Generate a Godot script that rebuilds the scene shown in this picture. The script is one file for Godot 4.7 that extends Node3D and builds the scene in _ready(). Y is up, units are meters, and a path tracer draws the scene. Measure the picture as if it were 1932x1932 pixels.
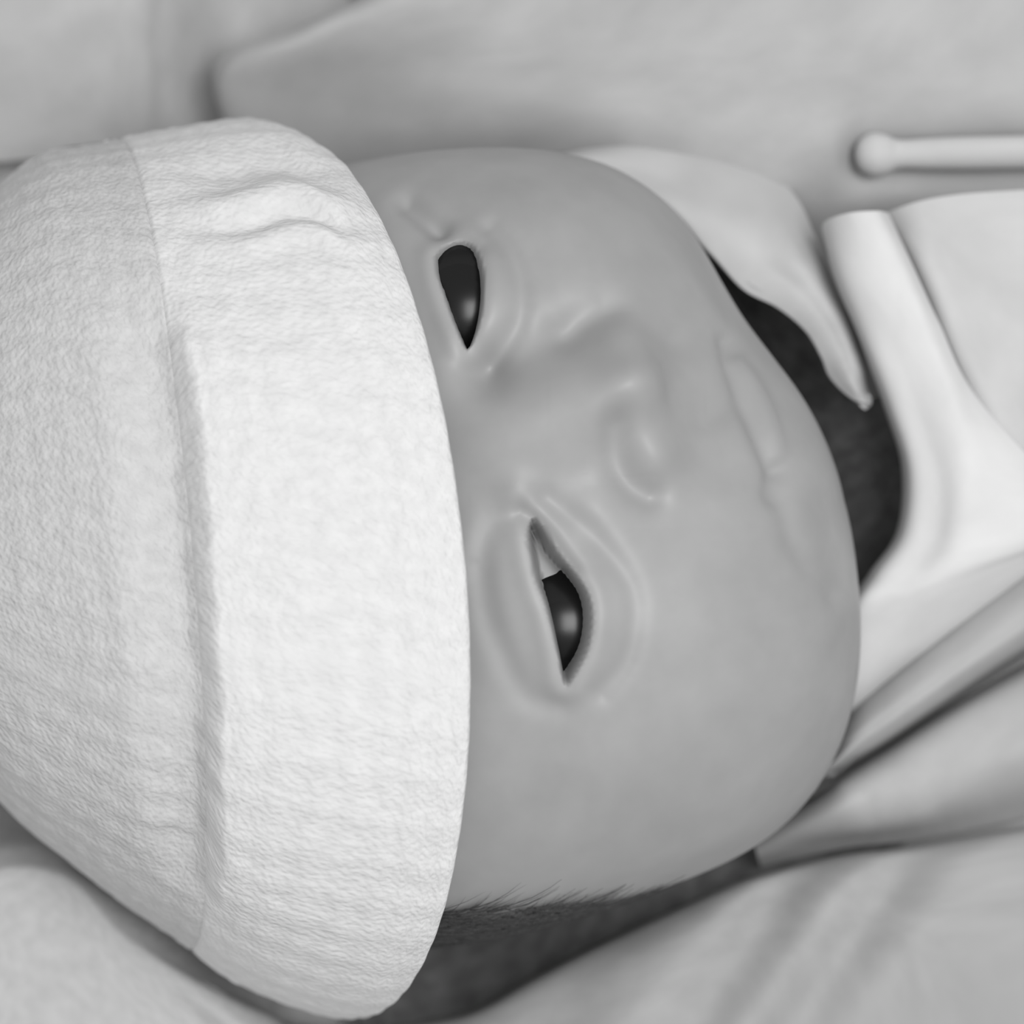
extends Node3D
# A newborn's face under a white knit hat, seen from straight above.
# World: x right, z towards the bottom of the photograph, y towards the camera. Metres.

const CAM_Y := 0.60
var mats := {}
var rng := RandomNumberGenerator.new()
var noise := FastNoiseLite.new()


# ---------------------------------------------------------------- helpers
func P(px: float, py: float, mm: float) -> Vector3:      # a point mm millimetres above the bed
	var s := (CAM_Y - mm * 0.001) / 0.54 * 0.117 / 1932.0
	return Vector3((px - 966.0) * s, mm * 0.001, (py - 966.0) * s)


func grey(v: float) -> Color:
	return Color(v, v, v)


func tex_noise(freq: float, seed_: int, lo: float, hi: float, octaves := 4) -> NoiseTexture2D:
	var n := FastNoiseLite.new()
	n.seed = seed_
	n.frequency = freq
	n.fractal_octaves = octaves
	var t := NoiseTexture2D.new()
	t.width = 1024
	t.height = 1024
	t.seamless = true
	t.noise = n
	var g := Gradient.new()
	g.set_color(0, grey(lo))
	g.set_color(1, grey(hi))
	t.color_ramp = g
	return t


func cloth_mat(v: float, seed_: int, freq := 0.05, amount := 0.06, relief := 0.02, tile := 5.0, rough := 0.95) -> StandardMaterial3D:
	var m := StandardMaterial3D.new()
	m.albedo_color = grey(v)
	m.albedo_texture = tex_noise(freq, seed_, 1.0 - amount, 1.0)
	m.roughness = rough
	m.metallic_specular = 0.25
	m.uv1_scale = Vector3(tile, tile, tile)
	if tile > 5.5:          # the knit has a fine relief of its own
		m.heightmap_enabled = true
		m.heightmap_texture = tex_noise(0.16, seed_ + 7, 0.0, 1.0, 3)
		m.heightmap_scale = relief
	return m


# a closed or open grid of points -> one mesh with smooth normals that face out
func grid_mesh(pts: PackedVector3Array, nu: int, nv: int, wrap_u: bool, wrap_v: bool, flip := false) -> ArrayMesh:
	var nrm := PackedVector3Array()
	nrm.resize(pts.size())
	for i in nu:
		for j in nv:
			var i0 := i - 1
			var i1 := i + 1
			var j0 := j - 1
			var j1 := j + 1
			if wrap_u:
				i0 = posmod(i0, nu)
				i1 = i1 % nu
			else:
				i0 = maxi(i0, 0)
				i1 = mini(i1, nu - 1)
			if wrap_v:
				j0 = posmod(j0, nv)
				j1 = j1 % nv
			else:
				j0 = maxi(j0, 0)
				j1 = mini(j1, nv - 1)
			var a := pts[i1 * nv + j] - pts[i0 * nv + j]
			var b := pts[i * nv + j1] - pts[i * nv + j0]
			var n := a.cross(b)
			if flip:
				n = -n
			if n.length() < 1e-11:
				n = Vector3.UP
			nrm[i * nv + j] = n.normalized()
	var idx := PackedInt32Array()
	var lu := nu if wrap_u else nu - 1
	var lv := nv if wrap_v else nv - 1
	for i in lu:
		var ii := (i + 1) % nu
		for j in lv:
			var jj := (j + 1) % nv
			var p := i * nv + j
			var q := ii * nv + j
			var r := ii * nv + jj
			var s := i * nv + jj
			if flip:
				idx.append_array([p, q, r, p, r, s])
			else:
				idx.append_array([p, r, q, p, s, r])
	# texture coordinates in metres along the surface
	var lu_m := 0.0
	var lv_m := 0.0
	for i in nu - 1:
		lu_m += pts[i * nv + nv / 4].distance_to(pts[(i + 1) * nv + nv / 4])
	for j in nv - 1:
		lv_m += pts[(nu / 2) * nv + j].distance_to(pts[(nu / 2) * nv + j + 1])
	var uv := PackedVector2Array()
	uv.resize(pts.size())
	for i in nu:
		for j in nv:
			uv[i * nv + j] = Vector2(lu_m * i / nu, lv_m * j / nv)
	var arr := []
	arr.resize(Mesh.ARRAY_MAX)
	arr[Mesh.ARRAY_TEX_UV] = uv
	arr[Mesh.ARRAY_VERTEX] = pts
	arr[Mesh.ARRAY_NORMAL] = nrm
	arr[Mesh.ARRAY_INDEX] = idx
	var m := ArrayMesh.new()
	m.add_surface_from_arrays(Mesh.PRIMITIVE_TRIANGLES, arr)
	return m


func obj(called: String, mesh: Mesh, mat: Material, parent: Node3D = self, label := "", category := "", group := "") -> MeshInstance3D:
	var o := MeshInstance3D.new()
	o.name = called
	o.mesh = mesh
	o.material_override = mat
	parent.add_child(o, true)
	if label:
		o.set_meta("label", label)
	if category:
		o.set_meta("category", category)
	if group:
		o.set_meta("group", group)
	return o


func cr(a: Vector3, b: Vector3, c: Vector3, d: Vector3, t: float) -> Vector3:
	return b.cubic_interpolate(c, a, d, t)


func curve(points: Array, t: float) -> Vector3:           # Catmull-Rom through points, t in 0..1
	var n := points.size()
	var f := clampf(t, 0.0, 1.0) * (n - 1)
	var k := mini(int(f), n - 2)
	return cr(points[maxi(k - 1, 0)], points[k], points[k + 1], points[mini(k + 2, n - 1)], f - k)


# A piece of cloth: rows of [px, py, mm]; every row runs along the cloth, rows go across it.
# It gets thickness and rounded rims. ripple = [height mm, frequency, shift], or [] for the diagonal creases.
func cloth(rows: Array, nu: int, nv: int, thick: float, ripple := [0.0, 100.0, 0.0]) -> ArrayMesh:
	var lines := []
	for r in rows:
		var line := []
		for c in r:
			line.append(P(c[0], c[1], c[2]))
		lines.append(line)
	var top := PackedVector3Array()
	top.resize(nu * nv)
	for i in nu:
		var u := float(i) / (nu - 1)
		var col := []
		for l in lines:
			col.append(curve(l, u))
		for j in nv:
			var v := float(j) / (nv - 1)
			var p := curve(col, v)
			if ripple.is_empty():
				p.y += 0.001 * lower_folds(v, p)
			else:
				if ripple.size() > 3:
					var ax := P(1612, 292, 33)
					p.y -= 0.0035 * exp(-pow((p.z - ax.z) / 0.0032, 2.0)) * smoothstep(ax.x - 0.003, ax.x + 0.001, p.x)
				p.y += 0.001 * ripple[0] * noise.get_noise_2d(p.x * ripple[1] + ripple[2], p.z * ripple[1])
			top[i * nv + j] = p
	# normals of the top face
	var up := PackedVector3Array()
	up.resize(nu * nv)
	for i in nu:
		for j in nv:
			var a := top[mini(i + 1, nu - 1) * nv + j] - top[maxi(i - 1, 0) * nv + j]
			var b := top[i * nv + mini(j + 1, nv - 1)] - top[i * nv + maxi(j - 1, 0)]
			var n := b.cross(a)
			n = n.normalized() if n.length() > 1e-14 else Vector3.UP
			up[i * nv + j] = n
	var sgn := 1.0 if up[(nu / 2) * nv + nv / 2].y > 0.0 else -1.0
	var m := 2 * nv + 6
	var pts := PackedVector3Array()
	pts.resize(nu * m)
	for i in nu:
		var k := i * m
		var h := thick * 0.0005 * sqrt(minf(1.0, float(mini(i, nu - 1 - i)) / 4.0))
		for j in nv:
			pts[k + j] = top[i * nv + j]
		var o := i * nv + nv - 1
		var out := (top[o] - top[o - 1]).normalized()
		for q in 3:
			var a := PI * (q + 1) / 4.0
			pts[k + nv + q] = top[o] - up[o] * sgn * h * (1.0 - cos(a)) + out * h * sin(a)
		for j in nv:
			var w := i * nv + nv - 1 - j
			pts[k + nv + 3 + j] = top[w] - up[w] * sgn * 2.0 * h
		o = i * nv
		out = (top[o] - top[o + 1]).normalized()
		for q in 3:
			var a := PI * (q + 1) / 4.0
			pts[k + 2 * nv + 3 + q] = top[o] - up[o] * sgn * h * (1.0 + cos(a)) + out * h * sin(a)
	return grid_mesh(pts, nu, m, false, true, sgn > 0.0)


# ---------------------------------------------------------------- the head
const HC := Vector2(900.0, 1050.0)     # pixel of the crown of the face dome
const HY := 46.0                       # height of its widest line, mm
const HT := 42.0                       # dome height above that line, mm
const HN := 2.4
var sil := [[-180, 880], [-150, 870], [-132, 820], [-119, 790], [-108, 774], [-97, 764], [-86, 766], [-75, 769], [-67, 761], [-58, 730], [-51, 695],
	[-45.6, 668], [-37, 652], [-27, 656], [-16, 668], [-4, 690], [4, 706], [12, 726], [21.8, 750], [30.6, 762], [38, 762], [46, 745], [56.7, 712], [66, 694], [73.8, 690],
	[82, 696], [90, 708], [102, 740], [115, 790], [132, 840], [150, 870], [180, 880]]
var sil_mm := PackedFloat32Array()     # silhouette radius in mm, one entry a degree
var hc3 := Vector3()


func prepare_head() -> void:
	hc3 = P(HC.x, HC.y, HY)
	var s := (CAM_Y - HY * 0.001) / 0.54 * 117.0 / 1932.0
	var raw := PackedFloat32Array()
	for d in 360:
		var a := d - 180.0
		var r := 800.0
		for k in sil.size() - 1:
			if a >= sil[k][0] and a <= sil[k + 1][0]:
				r = lerpf(sil[k][1], sil[k + 1][1], (a - sil[k][0]) / (sil[k + 1][0] - sil[k][0]))
		raw.append(r * s)
	for d in 360:
		var sum := 0.0
		for k in range(-6, 7):
			sum += raw[posmod(d + k, 360)]
		sil_mm.append(sum / 13.0)


func radius_at(ang: float) -> float:   # radians -> mm
	var f := fposmod(rad_to_deg(ang) + 180.0, 360.0)
	var k := int(f) % 360
	return lerpf(sil_mm[k], sil_mm[(k + 1) % 360], f - floorf(f))


func head_height(x: float, z: float) -> float:   # bare dome, mm in -> mm above the bed
	var dx := x - hc3.x * 1000.0
	var dz := z - hc3.z * 1000.0
	var rho := sqrt(dx * dx + dz * dz) / radius_at(atan2(dz, dx))
	if rho >= 1.0:
		return HY
	return HY + HT * pow(1.0 - pow(rho, HN), 1.0 / HN)


func on_head(px: float, py: float) -> Vector2:   # where a line of sight meets the dome; mm, seen from above
	var mm := 80.0
	for k in 30:
		var p := P(px, py, mm)
		mm = lerpf(mm, head_height(p.x * 1000.0, p.z * 1000.0), 0.6)
	var q := P(px, py, mm)
	return Vector2(q.x, q.z) * 1000.0


var gauss := []      # [centre, amp, 1/s1, 1/s2, cos, sin, reach]
var strokes := []    # [points, amp, sigma, box min, box max]
var eyes := []       # [polygon, centre, box min, box max]


func bump(px: float, py: float, amp: float, s1: float, s2 := 0.0, deg := 0.0) -> void:
	if s2 == 0.0:
		s2 = s1
	gauss.append([on_head(px, py), amp, 1.0 / s1, 1.0 / s2, cos(deg_to_rad(deg)), sin(deg_to_rad(deg)), 3.2 * maxf(s1, s2)])


func stroke(pix: Array, amp: float, sigma: float) -> void:
	var pts := PackedVector2Array()
	var lo := Vector2(1e9, 1e9)
	var hi := -lo
	var src := []
	for c in pix:
		var q := on_head(c[0], c[1])
		src.append(Vector3(q.x, q.y, 0))
	var n := (src.size() - 1) * 4
	for k in n + 1:
		var c3 := curve(src, float(k) / n)
		var q := Vector2(c3.x, c3.y)
		pts.append(q)
		lo = lo.min(q)
		hi = hi.max(q)
	var pad := Vector2.ONE * sigma * 3.2
	strokes.append([pts, amp, sigma, lo - pad, hi + pad])


func eye_shape(pix: Array) -> void:
	var pts := PackedVector2Array()
	var lo := Vector2(1e9, 1e9)
	var hi := -lo
	var src := []
	for c in pix:
		var q := on_head(c[0], c[1])
		src.append(Vector3(q.x, q.y, 0))
	src.append(src[0])
	var n := (src.size() - 1) * 3
	var mid := Vector2()
	for k in n:
		var c3 := curve(src, float(k) / n)
		var q := Vector2(c3.x, c3.y)
		pts.append(q)
		lo = lo.min(q)
		hi = hi.max(q)
		mid += q
	eyes.append([pts, mid / n, lo - Vector2.ONE * 6.0, hi + Vector2.ONE * 6.0])


func seg_dist(p: Vector2, pts: PackedVector2Array, closed: bool) -> float:
	var best := 1e18
	var n := pts.size()
	for k in (n if closed else n - 1):
		var a := pts[k]
		var b := pts[(k + 1) % n]
		var ab := b - a
		var t := clampf((p - a).dot(ab) / maxf(ab.length_squared(), 1e-9), 0.0, 1.0)
		best = minf(best, p.distance_squared_to(a + ab * t))
	return sqrt(best)


func inside(p: Vector2, pts: PackedVector2Array) -> bool:
	var c := false
	var n := pts.size()
	var j := n - 1
	for i in n:
		if (pts[i].y > p.y) != (pts[j].y > p.y) and p.x < (pts[j].x - pts[i].x) * (p.y - pts[i].y) / (pts[j].y - pts[i].y) + pts[i].x:
			c = not c
		j = i
	return c


func features() -> void:
	# nose
	stroke([[955, 815], [1010, 800], [1080, 785]], 1.3, 3.6)
	bump(1120, 765, 3.8, 6.4, 4.6, -17)
	bump(1178, 752, 4.2, 2.7)
	bump(1225, 868, 2.3, 2.3)
	bump(1165, 655, 1.9, 2.2)
	bump(1247, 758, -0.8, 1.3)
	bump(1262, 650, -0.8, 1.5)
	stroke([[1146, 818], [1156, 870], [1184, 915], [1218, 938]], -1.5, 1.15)
	stroke([[1068, 634], [1098, 612], [1135, 597]], -1.2, 1.5)
	stroke([[930, 690], [1000, 655], [1070, 640]], -1.5, 2.2)
	bump(920, 700, -2.2, 2.0)
	bump(975, 930, 0.8, 1.6)
	bump(1112, 962, 0.8, 2.0)
	bump(1290, 735, -1.3, 3.0, 5.0, -17)
	# cheeks, brow, lips, chin
	bump(1310, 1230, 2.2, 13.0, 16.0)
	bump(1120, 480, 1.8, 8.0)
	stroke([[1320, 800], [1370, 775]], -0.35, 1.0)
	bump(1390, 800, 1.2, 5.0, 8.0, -17)
	stroke([[1363, 652], [1376, 715], [1398, 785], [1420, 845], [1440, 890]], -1.4, 0.9)
	stroke([[1385, 690], [1412, 740], [1435, 800], [1450, 860]], 0.45, 0.8)
	stroke([[1395, 672], [1430, 730], [1456, 800], [1466, 865], [1452, 915], [1438, 938]], -0.7, 1.05)
	bump(1440, 925, -0.6, 1.0)
	bump(1505, 850, 1.3, 4.5, 8.0, -17)
	stroke([[1460, 955], [1474, 1010], [1505, 1065], [1560, 1125]], -0.75, 0.95)
	stroke([[1555, 960], [1562, 1030], [1575, 1100]], -0.5, 1.4)
	# puffy lids
	bump(980, 1150, 1.3, 4.0, 9.0, -12)
	bump(1140, 1150, 1.2, 3.6, 9.0, 10)
	stroke([[975, 975], [935, 985], [912, 1050], [922, 1150], [950, 1230], [995, 1310], [1050, 1325]], -0.5, 1.1)
	stroke([[1030, 945], [1090, 985], [1140, 1040], [1180, 1100], [1190, 1160], [1175, 1240], [1130, 1300]], -0.6, 0.9)
	stroke([[985, 965], [1010, 985], [1035, 1015], [1075, 1070]], -0.8, 0.7)
	stroke([[768, 384], [795, 405], [828, 432]], -1.5, 1.0)
	stroke([[828, 432], [860, 445], [900, 475]], -0.6, 0.9)
	bump(945, 560, 1.1, 2.6, 6.5, 5)
	stroke([[925, 440], [965, 490], [982, 560], [972, 620], [930, 680]], -0.75, 0.9)
	eye_shape([[1004, 976], [1024, 1000], [1048, 1040], [1082, 1082], [1104, 1120], [1110, 1165], [1103, 1215], [1085, 1255], [1062, 1286], [1050, 1235], [1038, 1180], [1028, 1140], [1012, 1095], [1000, 1040], [996, 1000]])
	eye_shape([[824, 488], [838, 470], [862, 458], [887, 465], [903, 495], [912, 545], [907, 600], [894, 640], [880, 658], [862, 622], [849, 588], [838, 553], [827, 520]])


func relief(q: Vector2) -> float:      # what the features add to the dome, mm
	var d := 0.0
	for g in gauss:
		var o: Vector2 = q - g[0]
		if absf(o.x) > g[6] or absf(o.y) > g[6]:
			continue
		var a: float = (o.x * g[4] + o.y * g[5]) * g[2]
		var b: float = (o.y * g[4] - o.x * g[5]) * g[3]
		d += g[1] * exp(-0.5 * (a * a + b * b))
	for s in strokes:
		if q.x < s[3].x or q.y < s[3].y or q.x > s[4].x or q.y > s[4].y:
			continue
		var w := seg_dist(q, s[0], false) / float(s[2])
		d += s[1] * exp(-0.5 * w * w)
	for e in eyes:
		if q.x < e[2].x or q.y < e[2].y or q.x > e[3].x or q.y > e[3].y:
			continue
		var w := seg_dist(q, e[0], true)
		if inside(q, e[0]):
			d -= 5.0 * smoothstep(0.0, 0.7, w)
		else:
			d += 0.55 * exp(-0.5 * pow((w - 0.9) / 0.9, 2.0))
	return d


func head_mesh() -> ArrayMesh:
	var nr := 330
	var ns := 560
	var pts := PackedVector3Array()
	pts.resize(nr * ns)
	var cx := hc3.x * 1000.0
	var cz := hc3.z * 1000.0
	var low := 34.0
	for i in nr:
		var t := float(i) / (nr - 1)
		var q := lerpf(0.0, 1.35, t / 0.86) if t < 0.86 else lerpf(1.35, 1.998, (t - 0.86) / 0.14)
		var e := PI * 0.5 * (1.0 - q)
		var ce := pow(absf(cos(e)), 2.0 / HN)
		var se := pow(absf(sin(e)), 2.0 / HN) * signf(sin(e))
		for j in ns:
			var a := TAU * j / ns
			var r := radius_at(a)
			var dx := cos(a)
			var dz := sin(a)
			var x := cx + dx * r * ce
			var z := cz + dz * r * ce
			var y := HY + se * (HT if se > 0.0 else low)
			if se > -0.02:
				var n := Vector3(dx * pow(ce, HN - 1.0) / r, pow(maxf(se, 0.0), HN - 1.0) / HT, dz * pow(ce, HN - 1.0) / r).normalized()
				n = (n + Vector3.UP * 0.6).normalized()
				var d := relief(Vector2(x, z)) * smoothstep(-0.02, 0.15, se)
				x += n.x * d
				y += n.y * d
				z += n.z * d
			else:
				# the neck and shoulders leave the underside of the head towards the right
				var w := exp(-pow(angle_difference(a, 0.25) / 0.45, 2.0)) * exp(-pow((e + 1.15) / 0.22, 2.0))
				x += dx * 16.0 * w
				z += dz * 16.0 * w
				y += 4.5 * w
			pts[i * ns + j] = Vector3(x, y, z) * 0.001
	return grid_mesh(pts, nr, ns, false, true, true)


func ball(c: Vector3, r: float, axis: Vector3, from_deg: float, nu: int, nv: int) -> ArrayMesh:
	# a cap of a sphere round axis, from its pole down to from_deg
	var b := Basis(Quaternion(Vector3.UP, axis.normalized()))
	var pts := PackedVector3Array()
	for i in nu:
		var e := deg_to_rad(lerpf(0.1, from_deg, float(i) / (nu - 1)))
		for j in nv:
			var a := TAU * j / nv
			pts.append(c + b * Vector3(sin(e) * cos(a), cos(e), sin(e) * sin(a)) * r)
	return grid_mesh(pts, nu, nv, false, true, true)


func add_eye(person: Node3D, px: float, py: float, sink: float, iris_mm: float, label: String) -> void:
	var c := on_head(px, py)
	var top := head_height(c.x, c.y)
	var n := Vector3(c.x - hc3.x * 1000.0, (top - HY) * 2.0 + 20.0, c.y - hc3.z * 1000.0).normalized()
	n = (n + Vector3.UP * 0.5).normalized()
	var r := 9.0
	var mid := Vector3(c.x, top, c.y) - n * (r + sink)
	var o := obj("eye", ball(mid * 0.001, r * 0.001, n, 179.9, 60, 80), mats.sclera, person, label)
	var deg := rad_to_deg(asin(iris_mm / r))
	obj("iris", ball(mid * 0.001, (r + 0.12) * 0.001, n, deg, 30, 80), mats.iris, o)
	obj("pupil", ball(mid * 0.001, (r + 0.2) * 0.001, n, deg * 0.45, 16, 60), mats.pupil, o)


# ---------------------------------------------------------------- the hat
# rings from the brim to the tip: [top px, py, bottom px, py, bow px, front height mm, centre mm]
var rings := [[565, 290, 690, 1890, 252, 46.5, 46], [480, 252, 610, 1890, 205, 47.0, 46], [330, 254, 450, 1845, 112, 46.5, 46], [195, 268, 330, 1770, 50, 45.0, 46],
	[60, 300, 170, 1660, -10, 40.5, 45], [-60, 430, -10, 1500, -40, 33.0, 44], [-150, 700, -120, 1280, -40, 20.0, 42], [-195, 990, -190, 1050, -20, 4.0, 42]]


func ring_at(v: float, th: float) -> Vector3:      # mm
	var f := clampf(v, 0.0, 1.0) * (rings.size() - 1)
	var k := mini(int(f), rings.size() - 2)
	var t := f - k
	var g := []
	for c in 7:
		g.append(cubic_interpolate(rings[k][c], rings[k + 1][c], rings[maxi(k - 1, 0)][c], rings[mini(k + 2, rings.size() - 1)][c], t))
	var co := cos(th)
	var si := sin(th)
	var w := 0.5 - 0.5 * co
	var px := lerpf(g[0], g[2], w)
	var py := lerpf(g[1], g[3], w)
	var s := pow(maxf(1.0 - pow(absf(co), HN), 0.0), 1.0 / HN) * signf(si)
	px += g[4] * (si if si > 0.0 else 0.6 * si)
	var mm: float = g[6] + s * (g[5] if s > 0.0 else 36.0)
	return P(px, py, mm) * 1000.0


func hat_mesh(v0: float, v1: float, nv: int, is_cuff: bool) -> ArrayMesh:
	var nu := 900
	var pts := PackedVector3Array()
	pts.resize(nu * nv)
	for i in nu:
		var th := TAU * i / nu
		for j in nv:
			var vj := float(j) / (nv - 1)
			var v := lerpf(v0, v1, vj)
			var p := ring_at(v, th)
			var out := Vector3((v - 0.5) * -20.0, p.y - 46.0, p.z - P(0, 1060, 46).z * 1000.0).normalized()
			if p.y > 46.0:
				p.y = maxf(p.y, head_height(p.x, p.z) + 1.2)
			p += out * hat_lift(th, v, is_cuff)
			pts[i * nv + j] = p * 0.001
	return grid_mesh(pts, nu, nv, true, false, true)


func knit(th: float, v: float) -> float:
	var n1 := noise.get_noise_2d(th * 120.0, v * 160.0)
	var n2 := noise.get_noise_2d(th * 22.0 + 300.0, v * 30.0)
	var a := th * 52.0 + 0.8 * n2
	var b := v * 150.0 + 2.0 * n2
	return 0.07 * cos(a) + 0.06 * cos(b) * (0.6 + 0.4 * n2) + 0.05 * n1 + 0.22 * n2


func hat_lift(th: float, v: float, is_cuff: bool) -> float:
	# brim at v 0; the turned-up cuff ends in a groove near v 0.41 that fades out towards both outlines
	var deg := rad_to_deg(th)
	var side := smoothstep(48.0, 66.0, deg) * (1.0 - smoothstep(138.0, 158.0, deg))
	var wob := v + 0.008 * noise.get_noise_2d(th * 60.0, 90.0)
	var d := lerpf(1.6 - 1.7 * smoothstep(0.12, 0.44, v), 1.6 - 4.1 * smoothstep(0.355, 0.41, wob) + 2.4 * smoothstep(0.41, 0.50, wob), side) + knit(th, v)
	if not is_cuff:
		return d - 1.9 * (1.0 - smoothstep(0.365, 0.40, v))
	d += 1.9 * sqrt(maxf(1.0 - pow(1.0 - clampf(v / 0.026, 0.0, 1.0), 2.0), 0.0)) - 1.9
	d -= 1.7 * smoothstep(0.385, 0.41, v)
	deg += 4.0 * noise.get_noise_2d(v * 60.0, 7.0)
	var fold := 0.9 * exp(-pow((deg - 35.0) / 3.2, 2.0)) - 0.8 * exp(-pow((deg - 40.0) / 2.0, 2.0)) + 0.5 * exp(-pow((deg - 44.0) / 2.0, 2.0)) - 1.5 * exp(-pow((deg - 26.0) / 6.0, 2.0))
	return d + fold * smoothstep(0.05, 0.17, v) * (1.0 - smoothstep(0.24, 0.37, v))


# ---------------------------------------------------------------- scene
func _ready() -> void:
	rng.seed = 11
	noise.seed = 5
	noise.frequency = 0.09
	noise.fractal_octaves = 2
	# camera
	var cam := Camera3D.new()
	cam.name = "camera"
	cam.fov = rad_to_deg(2.0 * atan(0.0585 / 0.54))
	cam.near = 0.05
	cam.far = 20.0
	add_child(cam)
	cam.position = Vector3(0, CAM_Y, 0)
	cam.rotation_degrees = Vector3(-90, 0, 0)
	var lens := CameraAttributesPhysical.new()
	lens.frustum_focal_length = 12.0 / (0.0585 / 0.54)
	lens.frustum_focus_distance = CAM_Y - 0.080
	lens.exposure_aperture = 11.0
	cam.attributes = lens
	cam.current = true
	# sky: even, soft daylight
	var env := Environment.new()
	env.background_mode = Environment.BG_SKY
	var sky := Sky.new()
	var sm := ProceduralSkyMaterial.new()
	sm.sky_top_color = grey(0.76)
	sm.sky_horizon_color = grey(0.62)
	sm.ground_bottom_color = grey(0.45)
	sm.ground_horizon_color = grey(0.58)
	sm.sun_angle_max = 0.0
	sm.sky_energy_multiplier = 1.0
	sky.sky_material = sm
	env.sky = sky
	env.tonemap_mode = Environment.TONE_MAPPER_LINEAR
	env.tonemap_exposure = 1.27
	env.sdfgi_enabled = true
	env.ssao_enabled = true
	env.ssil_enabled = true
	var we := WorldEnvironment.new()
	we.name = "environment"
	we.environment = env
	add_child(we)
	# one broad window light
	var key := AreaLight3D.new()
	key.name = "window_light"
	key.area_size = Vector2(0.5, 0.5)
	key.light_energy = 0.74
	key.area_range = 8.0
	key.area_attenuation = 2.0
	key.shadow_enabled = true
	add_child(key)
	key.look_at_from_position(Vector3(0.36, 1.25, -0.10), Vector3(0, 0.06, 0), Vector3.FORWARD)

	materials()
	prepare_head()
	features()
	bedding()
	baby()


func materials() -> void:
	mats.sheet = cloth_mat(0.75, 21, 0.02, 0.08)
	mats.blanket = cloth_mat(0.72, 31, 0.02, 0.06)
	mats.swaddle = cloth_mat(0.78, 41, 0.02, 0.06)
	mats.band = cloth_mat(0.86, 51, 0.02, 0.05)
	mats.fold = cloth_mat(0.72, 61, 0.02, 0.06)
	mats.lower = cloth_mat(0.675, 71, 0.02, 0.08)
	mats.dark = cloth_mat(0.52, 81, 0.04, 0.3)  # dark tone of the added sheet, imitates shade in the gaps
	mats.knit = cloth_mat(0.875, 91, 0.06, 0.06, 0.02, 6.0, 1.0)
	mats.crown = cloth_mat(0.81, 95, 0.06, 0.08, 0.02, 6.0, 1.0)
	mats.tie = cloth_mat(0.78, 99, 0.02, 0.04)
	var sk := StandardMaterial3D.new()
	sk.albedo_color = grey(0.648)
	sk.albedo_texture = tex_noise(0.02, 3, 0.90, 1.0, 4)
	sk.uv1_triplanar = true
	sk.uv1_scale = Vector3(5, 5, 5)
	sk.roughness = 0.50
	sk.metallic_specular = 0.5
	mats.skin = sk
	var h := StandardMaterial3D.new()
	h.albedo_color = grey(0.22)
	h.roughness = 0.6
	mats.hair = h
	var sc := StandardMaterial3D.new()
	sc.albedo_color = grey(0.42)
	sc.roughness = 0.5
	mats.sclera = sc
	var ir := StandardMaterial3D.new()
	ir.albedo_color = grey(0.10)
	ir.albedo_texture = tex_noise(0.05, 13, 0.5, 1.0)
	ir.uv1_triplanar = true
	ir.uv1_scale = Vector3(200, 200, 200)
	ir.roughness = 0.26
	ir.metallic_specular = 0.4
	mats.iris = ir
	var pu := StandardMaterial3D.new()
	pu.albedo_color = grey(0.03)
	pu.roughness = 0.26
	pu.metallic_specular = 0.4
	mats.pupil = pu


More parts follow.
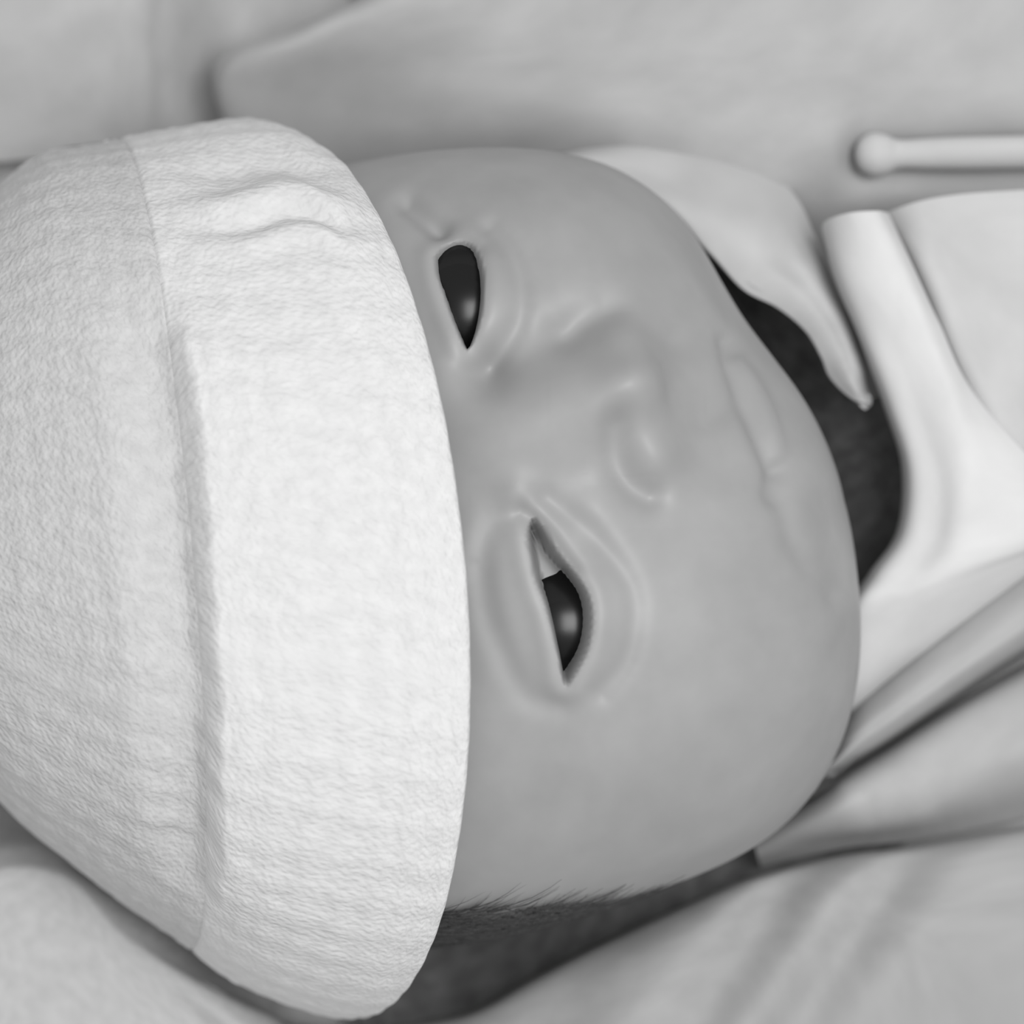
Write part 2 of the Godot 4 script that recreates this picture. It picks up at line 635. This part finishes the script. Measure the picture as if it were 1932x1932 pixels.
func bedding() -> void:
	# the sheet everything lies on
	obj("bed_sheet", cloth([[[-3000, -3000, 2], [-500, -3000, 2], [100, -3000, 2], [450, -3000, 2], [800, -3000, 2], [740, -2980, 2], [1500, -3000, 2], [2500, -3000, 2], [5500, -3000, 2]],
		[[-3000, -500, 1], [-500, -500, 1], [100, -500, 2], [450, -500, 3], [800, -500, 3], [740, -480, 2], [1500, -500, 2], [2500, -500, 2], [5500, -500, 2]],
		[[-3000, 500, 2], [-500, 500, 2], [100, 500, 2], [450, 500, 1], [800, 500, 1], [740, 520, 2], [1500, 500, 2], [2500, 500, 2], [5500, 500, 2]],
		[[-3000, 1450, 10], [-500, 1450, 10], [100, 1450, 3], [450, 1450, 1], [800, 1450, 1], [740, 1470, 2], [1500, 1450, 2], [2500, 1450, 2], [5500, 1450, 2]],
		[[-3000, 1680, 36], [-500, 1680, 36], [60, 1605, 34], [280, 1725, 34], [500, 1840, 22], [640, 1880, 2], [1500, 1900, 2], [2500, 1800, 2], [5500, 1800, 2]],
		[[-3000, 1800, 39], [-500, 1800, 39], [50, 1690, 40], [262, 1810, 40], [500, 1925, 36], [680, 1965, 2], [1500, 2000, 2], [2500, 2000, 2], [5500, 2000, 2]],
		[[-3000, 2050, 38], [-500, 2050, 38], [100, 2050, 38], [450, 2080, 36], [520, 2070, 36], [740, 2090, 2], [1500, 2150, 3], [2500, 2150, 2], [5500, 2150, 2]],
		[[-3000, 2600, 28], [-500, 2600, 28], [100, 2600, 28], [450, 2600, 28], [520, 2600, 34], [740, 2620, 2], [1500, 2600, 4], [2500, 2600, 2], [5500, 2600, 2]],
		[[-3000, 5000, 28], [-500, 5000, 28], [100, 5000, 28], [450, 5000, 28], [800, 5000, 6], [740, 5020, 2], [1500, 5000, 4], [2500, 5000, 2], [5500, 5000, 2]]],
		200, 200, 4.0, [0.6, 300.0, 0.0]), mats.sheet, self,
		"pale grey bed sheet lying lowest, seen at the two left corners beyond the knit hat", "bed sheet")
	# grey cloth left of the dark fold at the top
	obj("gathered_cloth", cloth([[[-260, -260, 12], [-260, 60, 12], [-260, 330, 6]], [[60, -260, 20], [60, 40, 19], [60, 300, 10]], [[240, -260, 24], [235, 20, 22], [230, 290, 12]],
		[[330, -260, 19], [320, 20, 17], [310, 280, 9]], [[440, -260, 9], [430, 20, 6], [410, 240, 4]], [[620, -260, 8], [545, 10, 4], [450, 220, 3]], [[860, -260, 4], [760, 20, 3], [600, 230, 3]]],
		90, 110, 3.0, [0.5, 400.0, 0.0]), mats.sheet, self,
		"grey cloth with soft folds in the top left corner, left of the dark diagonal crease", "cloth")
	# the big smooth blanket above the face
	obj("smooth_blanket", cloth([[[960, -260, 24], [770, -55, 24], [572, 42, 22], [405, 138, 17], [500, 420, 7], [600, 700, 5]],
		[[985, -260, 31], [802, -38, 31], [604, 64, 29], [455, 178, 21], [560, 460, 8], [640, 720, 5]],
		[[1200, -260, 30], [1020, 20, 29], [860, 120, 27], [760, 230, 22], [760, 420, 12], [760, 600, 6]],
		[[1450, -260, 34], [1300, 30, 34], [1200, 140, 33], [1120, 240, 31], [1080, 360, 20], [1050, 520, 8]],
		[[1700, -260, 33], [1600, 40, 36], [1500, 170, 35], [1420, 290, 34], [1330, 420, 27], [1260, 560, 8]],
		[[2000, -260, 33], [1860, 60, 33], [1780, 210, 32], [1700, 350, 29], [1600, 500, 20], [1500, 640, 8]],
		[[2300, -260, 32], [2200, 80, 32], [2150, 260, 30], [2050, 420, 26], [1950, 560, 20], [1850, 700, 8]]],
		170, 260, 3.0, [0.5, 250.0, 40.0, 1.0]), mats.blanket, self,
		"large smooth grey blanket spread above the face along the top of the picture", "blanket")
	# dark sheet added to stand for the shade under the chin and cheek
	obj("gap_shade_cloth", cloth([[[640, 1700, 5], [720, 1980, 10], [1100, 2000, 14], [1500, 1760, 14], [1800, 1500, 14]], [[640, 1500, 4], [800, 1800, 8], [1100, 1700, 14], [1400, 1560, 20], [1720, 1350, 22]],
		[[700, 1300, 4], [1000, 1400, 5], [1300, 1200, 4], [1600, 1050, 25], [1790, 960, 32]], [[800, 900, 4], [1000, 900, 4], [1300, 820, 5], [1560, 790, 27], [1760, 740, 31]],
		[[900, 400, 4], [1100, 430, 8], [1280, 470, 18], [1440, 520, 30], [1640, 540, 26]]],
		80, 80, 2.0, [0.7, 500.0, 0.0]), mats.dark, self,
		"added dark sheet standing for the shade in the gaps under the baby's chin and lower cheek", "cloth")
	# pale swaddle rolled along the far cheek, ragged over the gap
	obj("swaddle_cloth", cloth([[[900, 400, 22], [1080, 345, 28], [1232, 392, 35], [1335, 476, 42], [1402, 545, 43], [1467, 581, 43], [1519, 625, 43], [1549, 674, 43], [1567, 715, 43], [1610, 755, 43], [1643, 764, 41]],
		[[900, 380, 22], [1085, 320, 31], [1240, 372, 39], [1340, 470, 43.5], [1405, 542, 43.5], [1470, 578, 43.5], [1522, 622, 43.5], [1552, 672, 43.5], [1570, 712, 43.5], [1612, 752, 43.5], [1645, 762, 43]],
		[[905, 365, 21], [1090, 300, 32], [1262, 340, 36], [1380, 425, 43], [1450, 505, 44.5], [1510, 555, 44.5], [1552, 605, 44.5], [1580, 655, 44.5], [1598, 698, 45], [1622, 738, 44], [1646, 752, 41]],
		[[910, 350, 20], [1100, 285, 30], [1310, 295, 33], [1440, 390, 38], [1510, 480, 43.5], [1553, 540, 43.5], [1590, 600, 43.5], [1612, 655, 43.5], [1625, 695, 43.5], [1636, 728, 41], [1650, 748, 39]],
		[[915, 340, 16], [1110, 270, 26], [1345, 255, 28], [1485, 350, 31], [1545, 460, 33], [1585, 535, 33], [1615, 600, 33], [1632, 655, 34], [1643, 695, 34], [1650, 725, 34], [1658, 748, 34]]],
		160, 50, 1.2, [0.5, 700.0, 0.0]), mats.swaddle, self,
		"pale swaddling cloth rolled along the far cheek, ending in a tip over the dark gap", "swaddle")
	# white band on the right
	obj("white_band", cloth([[[1552, 440, 36], [1575, 530, 40], [1622, 640, 40], [1668, 770, 38], [1700, 880, 38], [1692, 1000, 38], [1640, 1080, 40], [1598, 1150, 41], [1585, 1260, 36], [1585, 1400, 28]],
		[[1556, 418, 44], [1585, 530, 48], [1633, 650, 48], [1681, 778, 47], [1713, 888, 47], [1704, 1003, 47], [1654, 1084, 49], [1616, 1150, 49], [1606, 1260, 44], [1604, 1360, 36]],
		[[1600, 402, 48], [1640, 530, 51], [1690, 650, 50], [1738, 780, 49], [1770, 890, 49], [1765, 1005, 49], [1730, 1085, 50], [1700, 1140, 49], [1690, 1220, 44], [1680, 1300, 37]],
		[[1655, 398, 48], [1705, 510, 50], [1750, 630, 50], [1800, 760, 50], [1840, 880, 50], [1845, 990, 50], [1830, 1060, 50], [1810, 1100, 48], [1795, 1160, 43], [1780, 1230, 37]],
		[[1676, 402, 43], [1722, 500, 46], [1772, 610, 47], [1835, 740, 47], [1960, 880, 45], [2060, 960, 45], [2040, 1000, 45], [2010, 1020, 43], [1980, 1060, 40], [1960, 1110, 36]]],
		160, 60, 2.5, [0.4, 500.0, 90.0]), mats.band, self,
		"wide white cloth band running down the right side beside the dark gap", "cloth band")
	# paler cloth beyond it
	obj("side_cloth", cloth([[[1655, 425, 30], [1695, 530, 34], [1760, 680, 36], [1830, 860, 36], [1880, 1000, 34]], [[1680, 398, 40], [1735, 500, 45], [1800, 655, 46], [1880, 840, 45], [1930, 980, 42]],
		[[1820, 366, 42], [1850, 480, 43], [1920, 640, 44], [1980, 800, 44], [2010, 940, 42]], [[2200, 346, 38], [2220, 480, 38], [2240, 640, 38], [2260, 800, 38], [2280, 1000, 38]]],
		70, 60, 2.5, [0.7, 400.0, 0.0]), mats.swaddle, self,
		"pale grey cloth at the right edge just outside the white band", "cloth")
	# two folds at the lower right
	var wrap := Node3D.new()
	wrap.name = "folded_wrap"
	wrap.set_meta("label", "grey folded wrap at the lower right, two slanting folds meeting the baby's jaw")
	wrap.set_meta("category", "wrap")
	add_child(wrap)
	obj("fold", cloth([[[1560, 1400, 30], [1595, 1345, 34], [1660, 1285, 35], [1745, 1215, 35], [1860, 1120, 35], [2060, 960, 35]], [[1558, 1420, 34], [1605, 1358, 40], [1670, 1300, 41], [1752, 1232, 41], [1870, 1140, 41], [2080, 990, 41]],
		[[1545, 1450, 33], [1600, 1400, 42], [1680, 1340, 44], [1765, 1280, 44], [1890, 1190, 44], [2110, 1040, 44]], [[1535, 1475, 31], [1580, 1443, 38], [1665, 1388, 41], [1755, 1325, 41], [1880, 1240, 41], [2110, 1090, 41]],
		[[1530, 1505, 20], [1590, 1468, 20], [1680, 1412, 22], [1775, 1352, 22], [1900, 1270, 22], [2130, 1125, 22]]], 80, 40, 2.0), mats.fold, wrap)
	obj("fold", cloth([[[1420, 1565, 22], [1540, 1500, 27], [1590, 1460, 28], [1670, 1410, 28], [1760, 1352, 28], [1900, 1270, 28], [2110, 1150, 28]], [[1420, 1578, 25], [1548, 1508, 35], [1600, 1470, 37], [1680, 1424, 37], [1765, 1370, 37], [1905, 1290, 37], [2120, 1180, 37]],
		[[1425, 1600, 27], [1570, 1535, 38], [1640, 1500, 39], [1710, 1470, 39], [1790, 1430, 39], [1920, 1370, 39], [2130, 1280, 39]], [[1430, 1618, 26], [1585, 1570, 34], [1660, 1555, 35], [1735, 1535, 36], [1800, 1500, 37], [1930, 1440, 38], [2140, 1380, 38]],
		[[1435, 1635, 20], [1595, 1600, 26], [1670, 1592, 27], [1745, 1582, 27], [1810, 1570, 28], [1940, 1540, 28], [2150, 1480, 28]]], 80, 50, 2.0), mats.fold, wrap)
	# blanket with soft diagonal folds, bottom right
	obj("creased_blanket", cloth([[[660, 1945, 22], [820, 1922, 26], [905, 1900, 28], [1000, 1845, 29], [1130, 1778, 30], [1300, 1702, 31], [1400, 1660, 31], [1500, 1632, 31], [1600, 1612, 31], [1745, 1592, 31], [2150, 1520, 31]],
		[[665, 1960, 27], [830, 1936, 32], [915, 1910, 35], [1010, 1856, 37], [1138, 1790, 38], [1306, 1714, 38], [1405, 1672, 38], [1505, 1645, 38], [1605, 1625, 38], [1750, 1606, 38], [2155, 1535, 38]],
		[[680, 2020, 27], [850, 2000, 35], [960, 1970, 38], [1060, 1920, 40], [1180, 1860, 42], [1340, 1790, 42], [1440, 1750, 41], [1540, 1725, 40], [1640, 1710, 40], [1780, 1690, 40], [2170, 1620, 40]],
		[[690, 2120, 24], [880, 2110, 32], [1000, 2090, 37], [1110, 2050, 40], [1240, 2000, 42], [1400, 1940, 42], [1500, 1900, 41], [1600, 1880, 40], [1700, 1860, 40], [1830, 1840, 40], [2190, 1780, 40]],
		[[700, 2400, 10], [900, 2400, 20], [1050, 2400, 28], [1200, 2400, 34], [1350, 2400, 36], [1500, 2400, 36], [1600, 2400, 36], [1700, 2400, 36], [1800, 2400, 36], [1950, 2400, 36], [2250, 2400, 36]]],
		160, 110, 2.5, []), mats.lower, self,
		"grey blanket with soft diagonal creases filling the bottom right corner", "blanket")
	# the little white tie end at the right edge
	tie()


func lower_folds(v: float, p: Vector3) -> float:
	# ridges that run from the upper right to the lower left
	var px := p.x / 0.0000565 + 966.0
	var pz := p.z / 0.0000565 + 966.0
	var c := px * 0.83 + pz * 0.55
	var d := 1.9 * exp(-pow((c - 2330.0) / 55.0, 2.0)) + 1.3 * exp(-pow((c - 2110.0) / 90.0, 2.0)) - 1.6 * exp(-pow((c - 2235.0) / 60.0, 2.0)) - 1.2 * exp(-pow((c - 2420.0) / 45.0, 2.0))
	d += 1.5 * exp(-pow((c - 2520.0) / 60.0, 2.0))
	return d * smoothstep(0.12, 0.4, v) + 0.5 * noise.get_noise_2d(p.x * 350.0, p.z * 350.0)


func tie() -> void:
	var t := Node3D.new()
	t.name = "tie_end"
	t.set_meta("label", "small white rounded tie end lying on the blanket at the right edge above the band")
	t.set_meta("category", "tie")
	add_child(t)
	var prof := [[0.0, 0.1], [0.3, 1.3], [1.0, 2.2], [2.2, 2.7], [3.6, 2.5], [4.8, 1.9], [6.0, 1.75], [9.0, 1.9], [14.0, 2.0], [24.0, 2.0], [30.0, 1.9], [30.5, 0.1]]
	var a := P(1612, 292, 31)
	var b := P(2100, 284, 30)
	var ax := (b - a).normalized()
	for part in 2:
		var pts := PackedVector3Array()
		var lo := 0 if part == 0 else 5
		var hi := 5 if part == 0 else 11
		var src := []
		for k in range(lo, hi + 1):
			src.append(Vector3(prof[k][0], prof[k][1], 0))
		var nu := 40
		for i in nu:
			var c := curve(src, float(i) / (nu - 1))
			for j in 40:
				var an := TAU * j / 40.0
				var side := ax.cross(Vector3.UP).normalized()
				pts.append(a + ax * c.x * 0.001 + (Vector3.UP * cos(an) + side * sin(an)) * maxf(c.y, 0.05) * 0.001)
		obj("knob" if part == 0 else "cord", grid_mesh(pts, nu, 40, false, true, true), mats.tie, t)


func baby() -> void:
	var person := Node3D.new()
	person.name = "person"
	person.set_meta("label", "newborn baby in a white knit hat lying face up, dark eyes open, head tipped sideways")
	person.set_meta("category", "person")
	add_child(person)
	person.position = Vector3.ZERO
	obj("head", head_mesh(), mats.skin, person)
	add_eye(person, 1066, 1192, 0.9, 6.5, "dark open eye nearer the bottom of the picture")
	add_eye(person, 868, 552, 0.7, 7.0, "dark open eye close to the brim of the hat")
	obj("hair", hair_mesh(), mats.hair, person, "dark fine hair below the hat that also stands for shade beside the lower cheek")
	var hat := obj("knit_hat", hat_mesh(0.28, 1.0, 150, false), mats.crown, person, "white knitted baby hat with a wide turned up cuff")
	obj("cuff", hat_mesh(0.0, 0.43, 220, true), mats.knit, hat)


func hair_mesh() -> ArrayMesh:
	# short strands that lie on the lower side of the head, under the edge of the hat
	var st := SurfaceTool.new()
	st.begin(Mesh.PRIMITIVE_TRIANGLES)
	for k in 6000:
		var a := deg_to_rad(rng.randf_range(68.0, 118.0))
		var e := lerpf(-0.7, 0.55, pow(rng.randf(), 2.3)) - 0.35 * pow(absf(rad_to_deg(a) - 97.0) / 30.0, 2.0)  # hair thins out upward, also imitating the soft shade on the cheek
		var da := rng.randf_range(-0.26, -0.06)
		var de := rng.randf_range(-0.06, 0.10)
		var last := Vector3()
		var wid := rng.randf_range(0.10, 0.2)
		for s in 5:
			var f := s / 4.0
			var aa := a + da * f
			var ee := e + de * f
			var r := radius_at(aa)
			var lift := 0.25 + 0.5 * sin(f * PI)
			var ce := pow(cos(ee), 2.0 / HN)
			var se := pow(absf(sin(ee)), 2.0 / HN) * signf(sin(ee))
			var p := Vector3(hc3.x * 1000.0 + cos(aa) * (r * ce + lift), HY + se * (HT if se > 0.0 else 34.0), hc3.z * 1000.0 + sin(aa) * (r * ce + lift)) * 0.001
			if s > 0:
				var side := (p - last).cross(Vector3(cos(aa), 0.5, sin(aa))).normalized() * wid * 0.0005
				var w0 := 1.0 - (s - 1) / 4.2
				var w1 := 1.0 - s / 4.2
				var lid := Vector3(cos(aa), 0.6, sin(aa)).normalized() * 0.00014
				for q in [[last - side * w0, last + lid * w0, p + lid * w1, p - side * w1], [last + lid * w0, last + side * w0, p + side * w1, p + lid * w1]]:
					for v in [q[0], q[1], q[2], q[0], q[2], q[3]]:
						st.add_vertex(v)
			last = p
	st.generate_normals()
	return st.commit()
